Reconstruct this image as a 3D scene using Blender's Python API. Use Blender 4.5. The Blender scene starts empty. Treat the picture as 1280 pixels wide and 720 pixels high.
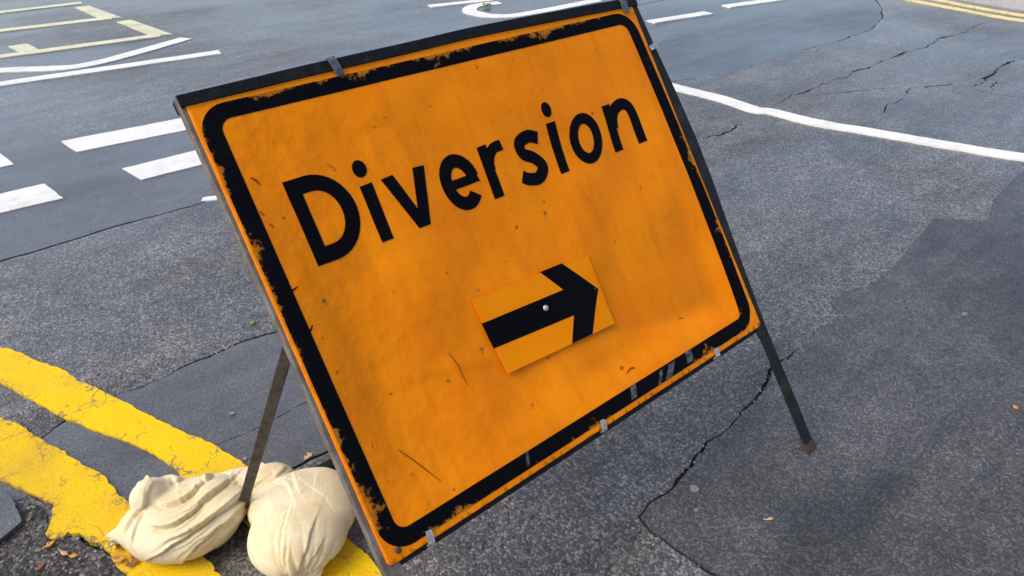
import bpy, bmesh, math, random
from mathutils import Vector, Matrix, noise
from mathutils.geometry import delaunay_2d_cdt

# ------------------------------------------------------------------ scene, camera, light
scn = bpy.context.scene
col = scn.collection
cam_d = bpy.data.cameras.new('camera')
cam = bpy.data.objects.new('camera', cam_d)
col.objects.link(cam)
scn.camera = cam
right = Vector((0.7605, -0.6486, -0.0310)).normalized()
fwd = Vector((0.5456, 0.6642, -0.5110)).normalized()
up = right.cross(fwd).normalized()
right = fwd.cross(up).normalized()
M3 = Matrix((right, up, -fwd)).transposed()
cam.matrix_world = Matrix.Translation((-0.3446, -0.5832, 1.2745)) @ M3.to_4x4()
cam_d.sensor_width = 36.0
cam_d.lens = 36.0 * 950 / 1280
cam_d.clip_start = 0.05
cam_d.clip_end = 2000

SUN_EL, SUN_AZ = math.radians(52), math.radians(-73)      # azimuth from +Y, negative = towards -X
sun_dir = Vector((math.sin(SUN_AZ) * math.cos(SUN_EL), math.cos(SUN_AZ) * math.cos(SUN_EL), math.sin(SUN_EL)))
world = bpy.data.worlds.new('World')
scn.world = world
world.use_nodes = True
wn = world.node_tree.nodes
wl = world.node_tree.links
wn.clear()
sky = wn.new('ShaderNodeTexSky')
sky.sky_type = 'NISHITA'
sky.sun_disc = False
sky.sun_elevation = SUN_EL
sky.sun_rotation = SUN_AZ
sky.air_density = 1.0
sky.dust_density = 4.0
sky.ozone_density = 1.0
bg = wn.new('ShaderNodeBackground')
bg.inputs['Strength'].default_value = 0.15
wo = wn.new('ShaderNodeOutputWorld')
wl.new(sky.outputs[0], bg.inputs['Color'])
wl.new(bg.outputs[0], wo.inputs['Surface'])
sl = bpy.data.lights.new('sun', 'SUN')
sl.energy = 0.8
sl.angle = math.radians(58)
sl.color = (1.0, 0.96, 0.9)
so = bpy.data.objects.new('sun', sl)
so.rotation_euler = sun_dir.to_track_quat('Z', 'Y').to_euler()
so.location = (-3, 3, 8)
col.objects.link(so)

vs = scn.view_settings
vs.view_transform = 'Standard'
vs.look = 'None'
vs.exposure = 0.58
vs.gamma = 1.0
vs.use_curve_mapping = False

rnd = random.Random(7)

# ------------------------------------------------------------------ node helpers
class NT:
    def __init__(s, name):
        s.m = bpy.data.materials.new(name)
        s.m.use_nodes = True
        s.n = s.m.node_tree.nodes
        s.l = s.m.node_tree.links
        s.n.clear()
        s.out = s.n.new('ShaderNodeOutputMaterial')
        s.b = s.n.new('ShaderNodeBsdfPrincipled')
        s.l.new(s.b.outputs[0], s.out.inputs['Surface'])
        s.co = s.n.new('ShaderNodeTexCoord').outputs['Object']
    def set(s, key, v):
        i = s.b.inputs[key]
        if hasattr(v, 'node'):
            s.l.new(v, i)
        else:
            i.default_value = v
        return s
    def _in(s, node, i, v):
        if v is None:
            return
        if hasattr(v, 'node'):
            s.l.new(v, node.inputs[i])
        else:
            node.inputs[i].default_value = v
    def noise(s, scale, detail=4, rough=0.6, vec=None, dist=0.0, out='Fac'):
        t = s.n.new('ShaderNodeTexNoise')
        t.inputs['Scale'].default_value = scale
        t.inputs['Detail'].default_value = detail
        t.inputs['Roughness'].default_value = rough
        t.inputs['Distortion'].default_value = dist
        s.l.new(vec if vec is not None else s.co, t.inputs['Vector'])
        return t.outputs[out]
    def voro(s, scale, out='Distance', feature='F1', vec=None, rand=1.0):
        t = s.n.new('ShaderNodeTexVoronoi')
        t.feature = feature
        t.inputs['Scale'].default_value = scale
        t.inputs['Randomness'].default_value = rand
        s.l.new(vec if vec is not None else s.co, t.inputs['Vector'])
        return t.outputs[out]
    def map(s, scale=(1, 1, 1), rot=(0, 0, 0), loc=(0, 0, 0)):
        t = s.n.new('ShaderNodeMapping')
        t.inputs['Scale'].default_value = scale
        t.inputs['Rotation'].default_value = rot
        t.inputs['Location'].default_value = loc
        s.l.new(s.co, t.inputs['Vector'])
        return t.outputs[0]
    def ramp(s, fac, stops, interp='LINEAR'):
        t = s.n.new('ShaderNodeValToRGB')
        t.color_ramp.interpolation = interp
        e = t.color_ramp.elements
        while len(e) < len(stops):
            e.new(0.5)
        for k, (p, c) in enumerate(stops):
            e[k].position = p
            e[k].color = (c, c, c, 1) if isinstance(c, (int, float)) else (*c, 1)
        s.l.new(fac, t.inputs[0])
        return t.outputs['Color']
    def math(s, op, a, b=None, c=None, clamp=False):
        t = s.n.new('ShaderNodeMath')
        t.operation = op
        t.use_clamp = clamp
        s._in(t, 0, a); s._in(t, 1, b); s._in(t, 2, c)
        return t.outputs[0]
    def mix(s, fac, a, b, mode='MIX'):
        t = s.n.new('ShaderNodeMix')
        t.data_type = 'RGBA'
        t.blend_type = mode
        for key, v in (('Factor_Float', fac), ('A_Color', a), ('B_Color', b)):
            i = [x for x in t.inputs if x.identifier == key][0]
            if hasattr(v, 'node'):
                s.l.new(v, i)
            elif key == 'Factor_Float':
                i.default_value = v
            else:
                i.default_value = (*v, 1) if len(v) == 3 else v
        return [x for x in t.outputs if x.identifier == 'Result_Color'][0]
    def bump(s, h, strength=0.5, dist=0.01, normal=None):
        t = s.n.new('ShaderNodeBump')
        t.inputs['Strength'].default_value = strength
        t.inputs['Distance'].default_value = dist
        s.l.new(h, t.inputs['Height'])
        if normal is not None:
            s.l.new(normal, t.inputs['Normal'])
        return t.outputs[0]
    def attr(s, name):
        t = s.n.new('ShaderNodeAttribute')
        t.attribute_name = name
        return t.outputs['Fac']

def asphalt(name, base, var, cell, bumpd, rough, contrast, tint=(1, 1, 1), pits=0.5, seed=0.0, wet=0.7):
    """damp bituminous surface: chippings as voronoi cells, binder between them, pits and damp stains"""
    a = NT(name)
    v = a.map(loc=(seed, seed * 1.7, seed * 0.3))
    warp = a.noise(cell * 0.9, 2, 0.5, vec=v, out='Color')
    vm = a.n.new('ShaderNodeVectorMath'); vm.operation = 'MULTIPLY_ADD'
    a.l.new(warp, vm.inputs[0]); vm.inputs[1].default_value = (0.6 / cell,) * 3; a.l.new(v, vm.inputs[2])
    vv = vm.outputs[0]
    d1 = a.voro(cell, vec=vv)
    c1 = a.voro(cell, out='Color', vec=vv)
    sep = a.n.new('ShaderNodeSeparateColor'); a.l.new(c1, sep.inputs[0])
    r1, g1 = sep.outputs[0], sep.outputs[1]
    d2 = a.voro(cell * 2.7, vec=v)
    fine = a.noise(cell * 3.2, 3, 0.7, vec=v)
    big = a.noise(1.3, 5, 0.62, vec=v)
    mid = a.noise(9.0, 4, 0.65, vec=v)
    pit = a.noise(cell * 0.22, 3, 0.7, vec=v)
    stone = a.math('POWER', r1, 2.2)
    val = a.math('MULTIPLY_ADD', stone, contrast, 1.0 - contrast * 0.38)
    val = a.math('MULTIPLY', val, a.ramp(d1, [(0.25, 1.12), (0.75, 0.72)]))
    val = a.math('MULTIPLY', val, a.ramp(fine, [(0.3, 0.75), (0.7, 1.25)]))
    val = a.math('MULTIPLY', val, a.ramp(big, [(0.3, 1 - var), (0.7, 1 + var)]))
    val = a.math('MULTIPLY', val, a.ramp(mid, [(0.3, 1 - var * 0.6), (0.7, 1 + var * 0.6)]))
    streak = a.noise(1.0, 5, 0.68, vec=a.map(scale=(0.9, 5.5, 1), loc=(seed + 2, seed, 0)), dist=0.8)
    val = a.math('MULTIPLY', val, a.ramp(streak, [(0.33, 1 - var * 0.9), (0.50, 1.0), (0.70, 1 + var * 0.45)]))
    pm = a.ramp(pit, [(0.30, 1.0), (0.42, 0.0)])
    pm = a.math('MULTIPLY', pm, pits)
    val = a.math('MULTIPLY', val, a.math('SUBTRACT', 1.0, a.math('MULTIPLY', pm, 0.6)))
    warm = a.mix(a.ramp(g1, [(0.72, 0.0), (0.95, 0.75)]), tint, (1.22, 1.02, 0.82))
    colr = a.mix(1.0, (base,) * 3, warm, 'MULTIPLY')
    colr = a.mix(1.0, colr, val, 'MULTIPLY')
    a.set('Base Color', colr)
    damp = a.noise(0.9, 5, 0.6, vec=a.map(scale=(0.8, 1.3, 1), loc=(seed + 5, 2, 0)))
    ro = a.math('ADD', a.ramp(damp, [(0.35, rough - 0.10), (0.65, rough + 0.12)]), a.math('MULTIPLY', d1, 0.12))
    a.set('Roughness', ro)
    a.set('Specular IOR Level', 0.4)
    film = a.noise(0.55, 6, 0.62, vec=a.map(scale=(1.0, 1.5, 1), loc=(seed * 0.3 + 1.5, 4, 0)), dist=0.6)
    a.set('Coat Weight', a.math('MULTIPLY', a.ramp(film, [(0.34, 0.45), (0.54, 1.0)]), wet))
    a.set('Coat Roughness', a.ramp(mid, [(0.3, 0.10), (0.7, 0.24)]))
    a.set('Coat IOR', 1.5)
    a.set('Coat Normal', a.bump(a.math('ADD', mid, a.math('MULTIPLY', a.noise(38, 3, 0.6, vec=v), 0.35)), 0.25, 0.004))
    h = a.math('SUBTRACT', a.math('MULTIPLY', r1, 0.5), a.math('MULTIPLY', d1, 0.9))
    h = a.math('ADD', h, a.math('MULTIPLY', d2, -0.3))
    h = a.math('SUBTRACT', h, a.math('MULTIPLY', pm, 1.6))
    h = a.math('ADD', h, a.math('MULTIPLY', mid, 0.8))
    a.set('Normal', a.bump(h, 0.8, bumpd))
    return a.m

MAT = {}
MAT['rough'] = asphalt('weathered_asphalt', 0.138, 0.38, 180, 0.0032, 0.48, 1.45, (1.05, 1.0, 0.93), 1.25, 0.0, 1.0)
MAT['smooth'] = asphalt('smooth_asphalt', 0.098, 0.28, 230, 0.0012, 0.45, 0.6, (0.98, 0.99, 1.02), 0.15, 3.0, 1.0)
MAT['patch'] = asphalt('dense_asphalt_patch', 0.080, 0.40, 210, 0.0020, 0.52, 1.1, (1.01, 0.985, 1.0), 0.45, 7.0, 0.6)
MAT['wet'] = asphalt('damp_smooth_asphalt', 0.095, 0.4, 180, 0.0010, 0.40, 0.4, (0.93, 1.02, 1.03), 0.1, 11.0, 1.0)
MAT['gutter'] = asphalt('gutter_grit', 0.055, 0.5, 110, 0.007, 0.62, 1.8, (1.1, 0.97, 0.85), 0.9, 15.0, 0.3)
MAT['bed'] = asphalt('joint_dirt', 0.05, 0.4, 130, 0.006, 0.8, 1.0, (1.25, 0.95, 0.72), 0.6, 19.0, 0.0)
MAT['pave'] = asphalt('concrete_paving', 0.52, 0.14, 230, 0.0008, 0.5, 0.25, (0.97, 1.0, 1.04), 0.1, 23.0)

def paint(name, colr, dirt, wear_lo, wear_hi, worn=(0.11, 0.11, 0.12), rough=0.5, grime=0.35, cracks=0.75):
    a = NT(name)
    n1 = a.noise(60, 6, 0.7)
    n2 = a.noise(7, 5, 0.65)
    n3 = a.noise(300, 2, 0.6)
    st = a.noise(18, 4, 0.6, vec=a.map(scale=(1, 0.35, 1), rot=(0, 0, 0.3)))
    c = a.mix(a.ramp(n2, [(0.35, 0.0), (0.72, 0.55)]), colr, dirt)
    c = a.mix(a.ramp(st, [(0.50, 0.0), (0.75, 0.45)]), c, dirt)
    c = a.mix(a.ramp(n3, [(0.3, 0.16), (0.6, 0.0)]), c, worn)
    edge = a.attr('edge')
    w = a.math('ADD', a.math('MULTIPLY', n1, 0.75), a.math('MULTIPLY', n2, 0.35))
    w = a.math('ADD', w, a.math('MULTIPLY', edge, 0.12))
    c = a.mix(a.ramp(w, [(wear_lo, 0.0), (wear_hi, 0.9)]), c, worn)
    wp = a.noise(14, 3, 0.6, out='Color')
    vm = a.n.new('ShaderNodeVectorMath'); vm.operation = 'MULTIPLY_ADD'
    a.l.new(wp, vm.inputs[0]); vm.inputs[1].default_value = (0.12,) * 3; a.l.new(a.co, vm.inputs[2])
    ck = a.voro(7.5, feature='DISTANCE_TO_EDGE', vec=vm.outputs[0])
    ckm = a.math('MULTIPLY', a.ramp(ck, [(0.006, 1.0), (0.018, 0.0)]), a.ramp(n2, [(0.46, 0.0), (0.56, cracks)]))
    c = a.mix(ckm, c, worn)
    gr = a.noise(3.1, 6, 0.7, vec=a.map(loc=(9, 4, 0)))
    c = a.mix(a.ramp(gr, [(0.48, 0.0), (0.75, grime)]), c, worn)
    sc = a.noise(150, 4, 0.75)
    c = a.mix(a.ramp(a.math('ADD', a.math('MULTIPLY', sc, 0.7), a.math('MULTIPLY', gr, 0.3)), [(0.58, 0.0), (0.68, 0.5)]), c, worn)
    a.set('Base Color', c)
    a.set('Roughness', rough)
    a.set('Specular IOR Level', 0.06)
    ch = a.voro(120)
    a.set('Normal', a.bump(a.math('ADD', a.math('MULTIPLY', n1, 0.5), a.math('ADD', n3, a.math('MULTIPLY', ch, -0.6))), 0.5, 0.003))
    return a.m
MAT['white'] = paint('white_road_paint', (0.82, 0.82, 0.80), (0.72, 0.70, 0.60), 0.76, 0.86, cracks=0.22, grime=0.28)
MAT['cream'] = paint('faded_cream_road_paint', (0.74, 0.72, 0.50), (0.62, 0.60, 0.42), 0.74, 0.84)
MAT['yellow'] = paint('yellow_road_paint', (0.86, 0.575, 0.002), (0.80, 0.47, 0.004), 0.70, 0.80)
MAT['yellow_old'] = paint('worn_yellow_road_paint', (0.82, 0.54, 0.006), (0.66, 0.36, 0.03), 0.67, 0.78, (0.16, 0.12, 0.07))
MAT['paleyellow'] = paint('pale_yellow_road_paint', (0.80, 0.69, 0.34), (0.72, 0.6, 0.28), 0.72, 0.84)

def simple(name, c1, c2, scale, rough=0.5, metal=0.0, bump=0.0, lo=0.4, hi=0.62, detail=5):
    a = NT(name)
    n = a.noise(scale, detail, 0.65)
    a.set('Base Color', a.mix(a.ramp(n, [(lo, 0.0), (hi, 1.0)]), c1, c2))
    a.set('Roughness', a.ramp(n, [(0.3, rough), (0.7, min(1, rough + 0.18))]))
    a.set('Metallic', metal)
    if bump:
        a.set('Normal', a.bump(a.noise(scale * 4, 4, 0.7), 0.6, bump))
    return a.m

# sign materials (sign-plane coordinates are stored per vertex in attribute 'suv')
def sign_orange():
    a = NT('orange_sign_sheeting')
    at = a.n.new('ShaderNodeAttribute'); at.attribute_name = 'suv'
    a.co = at.outputs['Vector']
    big = a.noise(5, 4, 0.6)
    mid = a.noise(26, 5, 0.7)
    sp = a.noise(95, 3, 0.6)
    streak = a.noise(12, 4, 0.6, vec=a.map(scale=(3.0, 0.6, 1)))
    c = a.mix(a.ramp(big, [(0.35, 0.0), (0.7, 0.8)]), (0.94, 0.270, 0.0005), (0.77, 0.180, 0.0005))
    c = a.mix(a.ramp(streak, [(0.45, 0.0), (0.75, 0.55)]), c, (0.72, 0.175, 0.001))
    c = a.mix(a.ramp(mid, [(0.58, 0.0), (0.80, 0.5)]), c, (0.55, 0.15, 0.004))
    c = a.mix(a.ramp(sp, [(0.66, 0.0), (0.76, 0.6)]), c, (0.34, 0.10, 0.006))
    runs = a.noise(9, 5, 0.7, vec=a.map(scale=(5.0, 0.45, 1), loc=(1, 2, 0)), dist=0.3)
    c = a.mix(a.ramp(runs, [(0.54, 0.0), (0.78, 0.26)]), c, (0.50, 0.135, 0.002))
    blot = a.noise(7, 6, 0.75, vec=a.map(loc=(6, 3, 0)), dist=0.7)
    c = a.mix(a.ramp(blot, [(0.56, 0.0), (0.70, 0.40)]), c, (0.60, 0.20, 0.004))
    sp2 = a.noise(38, 2, 0.5, vec=a.map(loc=(3, 1, 0)))
    c = a.mix(a.ramp(sp2, [(0.70, 0.0), (0.76, 0.75)]), c, (0.16, 0.07, 0.015))
    a.set('Base Color', c)
    a.set('Roughness', a.ramp(mid, [(0.3, 0.40), (0.7, 0.58)]))
    a.set('Specular IOR Level', 0.12)
    st = a.voro(46)
    sepx = a.n.new('ShaderNodeSeparateXYZ'); a.l.new(a.co, sepx.inputs[0])
    leftmask = a.ramp(sepx.outputs[0], [(0.12, 1.0), (0.42, 0.10)])
    h = a.math('MULTIPLY', a.math('ADD', a.math('MULTIPLY', st, 0.5), mid), leftmask)
    a.set('Normal', a.bump(a.math('ADD', h, a.math('MULTIPLY', sp, 0.15)), 0.34, 0.006))
    return a.m
MAT['orange'] = sign_orange()
MAT['panel'] = simple('bright_orange_panel', (0.95, 0.280, 0.0005), (0.89, 0.245, 0.0005), 9, 0.45, 0, 0, 0.35, 0.7)
MAT['panel'].node_tree.nodes['Principled BSDF'].inputs['Specular IOR Level'].default_value = 0.08
MAT['scratch'] = simple('brown_scratch', (0.20, 0.055, 0.004), (0.36, 0.10, 0.003), 120, 0.6)
MAT['scratch'].node_tree.nodes['Principled BSDF'].inputs['Specular IOR Level'].default_value = 0.08

def sign_black(name, worn):
    a = NT(name)
    at = a.n.new('ShaderNodeAttribute'); at.attribute_name = 'suv'
    a.co = at.outputs['Vector']
    n1 = a.noise(70, 6, 0.75)
    n2 = a.noise(11, 4, 0.6)
    n3 = a.noise(330, 2, 0.6)
    c = a.mix(a.ramp(n3, [(0.45, 0.0), (0.75, 0.6)]), (0.0022, 0.0022, 0.003), (0.009, 0.009, 0.011))
    if worn:
        e = a.attr('edge')
        w = a.math('ADD', a.math('MULTIPLY', n1, 0.40), a.math('MULTIPLY', n2, 0.60))
        w = a.math('ADD', w, a.math('MULTIPLY', a.math('POWER', e, 2.5), 0.17))
        wm = a.ramp(w, [(0.595, 0.0), (0.635, 1.0)])
        wc = a.mix(a.ramp(n1, [(0.45, 0.0), (0.62, 1.0)]), (0.56, 0.17, 0.003), (0.22, 0.11, 0.02))
        c = a.mix(wm, c, wc)
    else:
        wm = a.ramp(a.math('ADD', a.math('MULTIPLY', n1, 0.6), a.math('MULTIPLY', n2, 0.4)), [(0.70, 0.0), (0.78, 0.5)])
        c = a.mix(wm, c, (0.20, 0.07, 0.004))
    a.set('Base Color', c)
    a.set('Roughness', a.ramp(n2, [(0.3, 0.42), (0.7, 0.6)]))
    a.set('Specular IOR Level', 0.05)
    a.set('Normal', a.bump(n1, 0.15, 0.004))
    return a.m
MAT['black'] = sign_black('black_sign_lettering', False)
MAT['border'] = sign_black('worn_black_sign_border', True)
MAT['steel_tan'] = simple('weathered_galvanised_steel', (0.21, 0.19, 0.16), (0.13, 0.10, 0.075), 30, 0.5, 0.25, 0.001)
MAT['steel_dark'] = simple('dark_painted_steel', (0.016, 0.017, 0.018), (0.045, 0.040, 0.032), 26, 0.42, 0.1, 0.001, 0.45, 0.75)
MAT['steel_black'] = simple('black_painted_steel', (0.008, 0.008, 0.010), (0.03, 0.026, 0.02), 40, 0.45, 0.0, 0.0008, 0.5, 0.85)
for k_ in ('steel_black', 'steel_dark'):
    MAT[k_].node_tree.nodes['Principled BSDF'].inputs['Specular IOR Level'].default_value = 0.15
MAT['steel_rear'] = simple('grey_rear_leg_steel', (0.088, 0.080, 0.068), (0.05, 0.043, 0.034), 45, 0.5, 0.2, 0.001)
MAT['rust'] = simple('rusty_steel', (0.085, 0.05, 0.028), (0.035, 0.028, 0.022), 60, 0.75, 0.0, 0.002)
MAT['clip'] = simple('bright_steel_clip', (0.62, 0.64, 0.64), (0.38, 0.39, 0.38), 80, 0.32, 0.7, 0.0006)
MAT['clip_grey'] = simple('dull_steel_clip', (0.12, 0.15, 0.16), (0.06, 0.075, 0.08), 80, 0.45, 0.3, 0.0006)
MAT['tape'] = simple('grey_scuffed_tape', (0.11, 0.11, 0.12), (0.02, 0.02, 0.024), 110, 0.45, 0.0, 0.0, 0.40, 0.58)
MAT['leaf_tan'] = simple('dry_tan_leaf', (0.62, 0.40, 0.20), (0.45, 0.26, 0.11), 120, 0.7)
MAT['leaf_amber'] = simple('dry_amber_leaf', (0.65, 0.35, 0.07), (0.42, 0.17, 0.04), 120, 0.7)
MAT['leaf_brown'] = simple('dead_brown_leaf', (0.30, 0.13, 0.05), (0.16, 0.07, 0.03), 120, 0.8)
MAT['leaf_green'] = simple('green_leaf', (0.22, 0.36, 0.05), (0.10, 0.2, 0.03), 120, 0.6)
MAT['gum'] = simple('flattened_gum', (0.24, 0.245, 0.25), (0.14, 0.14, 0.145), 160, 0.7)
MAT['string'] = simple('pale_string', (0.66, 0.62, 0.54), (0.4, 0.36, 0.3), 200, 0.8)
MAT['chips'] = simple('loose_stone', (0.26, 0.24, 0.22), (0.07, 0.07, 0.075), 55, 0.6, 0, 0, 0.40, 0.60, 2)

def canvas():
    a = NT('cream_canvas')
    n = a.noise(9, 5, 0.6)
    n2 = a.noise(40, 4, 0.7)
    f = a.noise(900, 2, 0.5)
    c = a.mix(a.ramp(n, [(0.38, 0.0), (0.68, 0.9)]), (0.82, 0.735, 0.50), (0.77, 0.62, 0.33))
    c = a.mix(a.ramp(n2, [(0.58, 0.0), (0.8, 0.45)]), c, (0.58, 0.42, 0.20))
    st = a.noise(16, 5, 0.7, vec=a.map(loc=(2, 7, 1)), dist=0.8)
    c = a.mix(a.ramp(st, [(0.50, 0.0), (0.74, 0.6)]), c, (0.66, 0.46, 0.17))
    gy = a.noise(22, 5, 0.7, vec=a.map(loc=(5, 1, 8)))
    c = a.mix(a.ramp(gy, [(0.54, 0.0), (0.78, 0.3)]), c, (0.46, 0.43, 0.37))
    sk = a.noise(240, 2, 0.6)
    c = a.mix(a.ramp(sk, [(0.62, 0.0), (0.75, 0.35)]), c, (0.40, 0.32, 0.20))
    a.set('Base Color', c)
    a.set('Roughness', 0.85)
    a.set('Specular IOR Level', 0.15)
    a.set('Sheen Weight', 0.12)
    w = a.n.new('ShaderNodeTexWave'); w.inputs['Scale'].default_value = 260; w.bands_direction = 'X'
    a.l.new(a.co, w.inputs['Vector'])
    w2 = a.n.new('ShaderNodeTexWave'); w2.inputs['Scale'].default_value = 260; w2.bands_direction = 'Z'
    a.l.new(a.co, w2.inputs['Vector'])
    h = a.math('ADD', a.math('ADD', w.outputs['Fac'], w2.outputs['Fac']), a.math('MULTIPLY', f, 1.2))
    h = a.math('ADD', h, a.math('MULTIPLY', n2, 2.5))
    wr = a.noise(34, 3, 0.55, vec=a.map(scale=(1, 2.2, 1.6), rot=(0.4, 0.3, 0.7)), dist=1.6)
    nb = a.bump(a.ramp(wr, [(0.42, 0.0), (0.5, 1.0), (0.58, 0.35)]), 0.16, 0.006)
    a.set('Normal', a.bump(h, 0.35, 0.0012, nb))
    return a.m
MAT['canvas'] = canvas()

# ------------------------------------------------------------------ mesh helpers
def smoothstep(a, b, x):
    t = max(0.0, min(1.0, (x - a) / (b - a)))
    return t * t * (3 - 2 * t)
def link(name, verts, faces, mat, parent=None, smooth=False, attrs=None):
    me = bpy.data.meshes.new(name)
    me.from_pydata([tuple(v) for v in verts], [], faces)
    me.materials.append(MAT[mat] if isinstance(mat, str) else mat)
    if smooth:
        me.polygons.foreach_set('use_smooth', [True] * len(me.polygons))
    if attrs:
        for k, (ty, vals) in attrs.items():
            at = me.attributes.new(k, ty, 'POINT')
            if ty == 'FLOAT':
                at.data.foreach_set('value', vals)
            else:
                at.data.foreach_set('vector', [c for v in vals for c in v])
    me.update()
    o = bpy.data.objects.new(name, me)
    col.objects.link(o)
    if parent:
        o.parent = parent
    return o

def tag(o, label=None, cat=None, group=None, kind=None):
    for k, v in (('label', label), ('category', cat), ('group', group), ('kind', kind)):
        if v:
            o[k] = v
    return o

def catmull(pts, n=8, closed=False):
    P = [Vector(p) for p in pts]
    out = []
    m = len(P)
    for i in range(m if closed else m - 1):
        if closed:
            a, b, c, d = P[(i - 1) % m], P[i], P[(i + 1) % m], P[(i + 2) % m]
        else:
            a = P[i - 1] if i else P[0] * 2 - P[1]
            b, c = P[i], P[i + 1]
            d = P[i + 2] if i + 2 < m else P[-1] * 2 - P[-2]
        for k in range(n):
            t = k / n
            out.append(0.5 * ((2 * b) + (c - a) * t + (2 * a - 5 * b + 4 * c - d) * t * t + (3 * b - a - 3 * c + d) * t ** 3))
    if not closed:
        out.append(P[-1])
    return out

def resample(pts, step, closed=False):
    P = [Vector(p) for p in pts]
    if closed:
        P = P + [P[0]]
    out = []
    for a, b in zip(P, P[1:]):
        n = max(1, int(math.ceil((b - a).length / step)))
        for k in range(n):
            out.append(a.lerp(b, k / n))
    if not closed:
        out.append(P[-1])
    return out

def jag(pts, step, amp, seed, closed=False):
    """resample an outline and roughen it"""
    P = resample([Vector((p[0], p[1])) for p in pts], step, closed)
    out = []
    for p in P:
        q = Vector((p.x * 9 + seed, p.y * 9 - seed, seed))
        d = noise.noise_vector(q) * amp + noise.noise_vector(q * 4.3) * amp * 0.6 + noise.noise_vector(q * 13) * amp * 0.35
        out.append(Vector((p.x + d.x, p.y + d.y)))
    return out

def cdt(polys, holes=(), extra=()):
    vs_, fs = [], []
    for poly in list(polys) + list(holes):
        i0 = len(vs_)
        q = [Vector((p[0], p[1])) for p in poly]
        if sum(a.x * b.y - a.y * b.x for a, b in zip(q, q[1:] + q[:1])) < 0:
            q.reverse()
        vs_ += q
        fs.append(list(range(i0, len(vs_))))
    vs_ += [Vector((p[0], p[1])) for p in extra]
    v, e, f, ov, oe, of = delaunay_2d_cdt(vs_, [], fs, 1, 1e-6, True)
    np_ = len(polys)
    keep = []
    for tri, ids in zip(f, of):
        if any(i < np_ for i in ids) and not any(i >= np_ for i in ids):
            keep.append(tri)
    used = sorted({i for t in keep for i in t})
    mp = {i: k for k, i in enumerate(used)}
    V = [v[i] for i in used]
    F = []
    for t in keep:
        a, b, c = (v[i] for i in t)
        ar = (b.x - a.x) * (c.y - a.y) - (b.y - a.y) * (c.x - a.x)
        if abs(ar) < 1e-12:
            continue
        F.append([mp[i] for i in (t if ar > 0 else t[::-1])])
    return V, F

def walls(V3, F, down):
    """add side walls along open boundary; down(i) -> lower point"""
    cnt = {}
    for f in F:
        for a, b in zip(f, f[1:] + f[:1]):
            cnt[(a, b)] = 1
    V3 = list(V3); F = [list(f) for f in F]
    low = {}
    for (a, b) in list(cnt):
        if (b, a) not in cnt:
            for i in (a, b):
                if i not in low:
                    low[i] = len(V3); V3.append(down(i))
            F.append([b, a, low[a], low[b]])
    return V3, F

def sheet(name, polys, mat, z=0.0, depth=0.02, holes=(), parent=None, extra=(), edgefade=0.0):
    V, F = cdt(polys, holes, extra)
    V3 = [Vector((p.x, p.y, z)) for p in V]
    n = len(V3)
    W, F2 = walls(V3, F, lambda i: Vector((V3[i].x, V3[i].y, z - depth)))
    attrs = None
    if edgefade:
        bnd = set()
        for f in F2[len(F):]:
            bnd.update(i for i in f if i < n)
        vals = [1.0 if i in bnd or i >= n else 0.0 for i in range(len(W))]
        attrs = {'edge': ('FLOAT', vals)}
    return link(name, W, F2, mat, parent, attrs=attrs)

def grid_in(poly, step):
    xs = [p[0] for p in poly]; ys = [p[1] for p in poly]
    out = []
    y = min(ys) + step * 0.5
    while y < max(ys):
        x = min(xs) + step * 0.5
        while x < max(xs):
            out.append((x + rnd.uniform(-.2, .2) * step, y + rnd.uniform(-.2, .2) * step))
            x += step
        y += step
    def inside(p):
        c = False
        for a, b in zip(poly, list(poly[1:]) + [poly[0]]):
            if (a[1] > p[1]) != (b[1] > p[1]) and p[0] < (b[0] - a[0]) * (p[1] - a[1]) / (b[1] - a[1]) + a[0]:
                c = not c
        return c
    return [p for p in out if inside(p)]

def band(path, w):
    """polygon of constant or varying width round a 2D path"""
    P = [Vector((p[0], p[1])) for p in path]
    L, R = [], []
    for i, p in enumerate(P):
        a = P[max(0, i - 1)]; b = P[min(len(P) - 1, i + 1)]
        t = (b - a).normalized()
        nrm = Vector((-t.y, t.x))
        ww = w[i] if isinstance(w, (list, tuple)) else w
        L.append(p + nrm * ww / 2); R.append(p - nrm * ww / 2)
    return L + R[::-1]

# ------------------------------------------------------------------ ground
bed = tag(link('road_bed', [(-80, -80, -0.014), (90, -80, -0.014), (90, 90, -0.014), (-80, 90, -0.014)], [(0, 1, 2, 3)], 'bed'), kind='structure')

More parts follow.
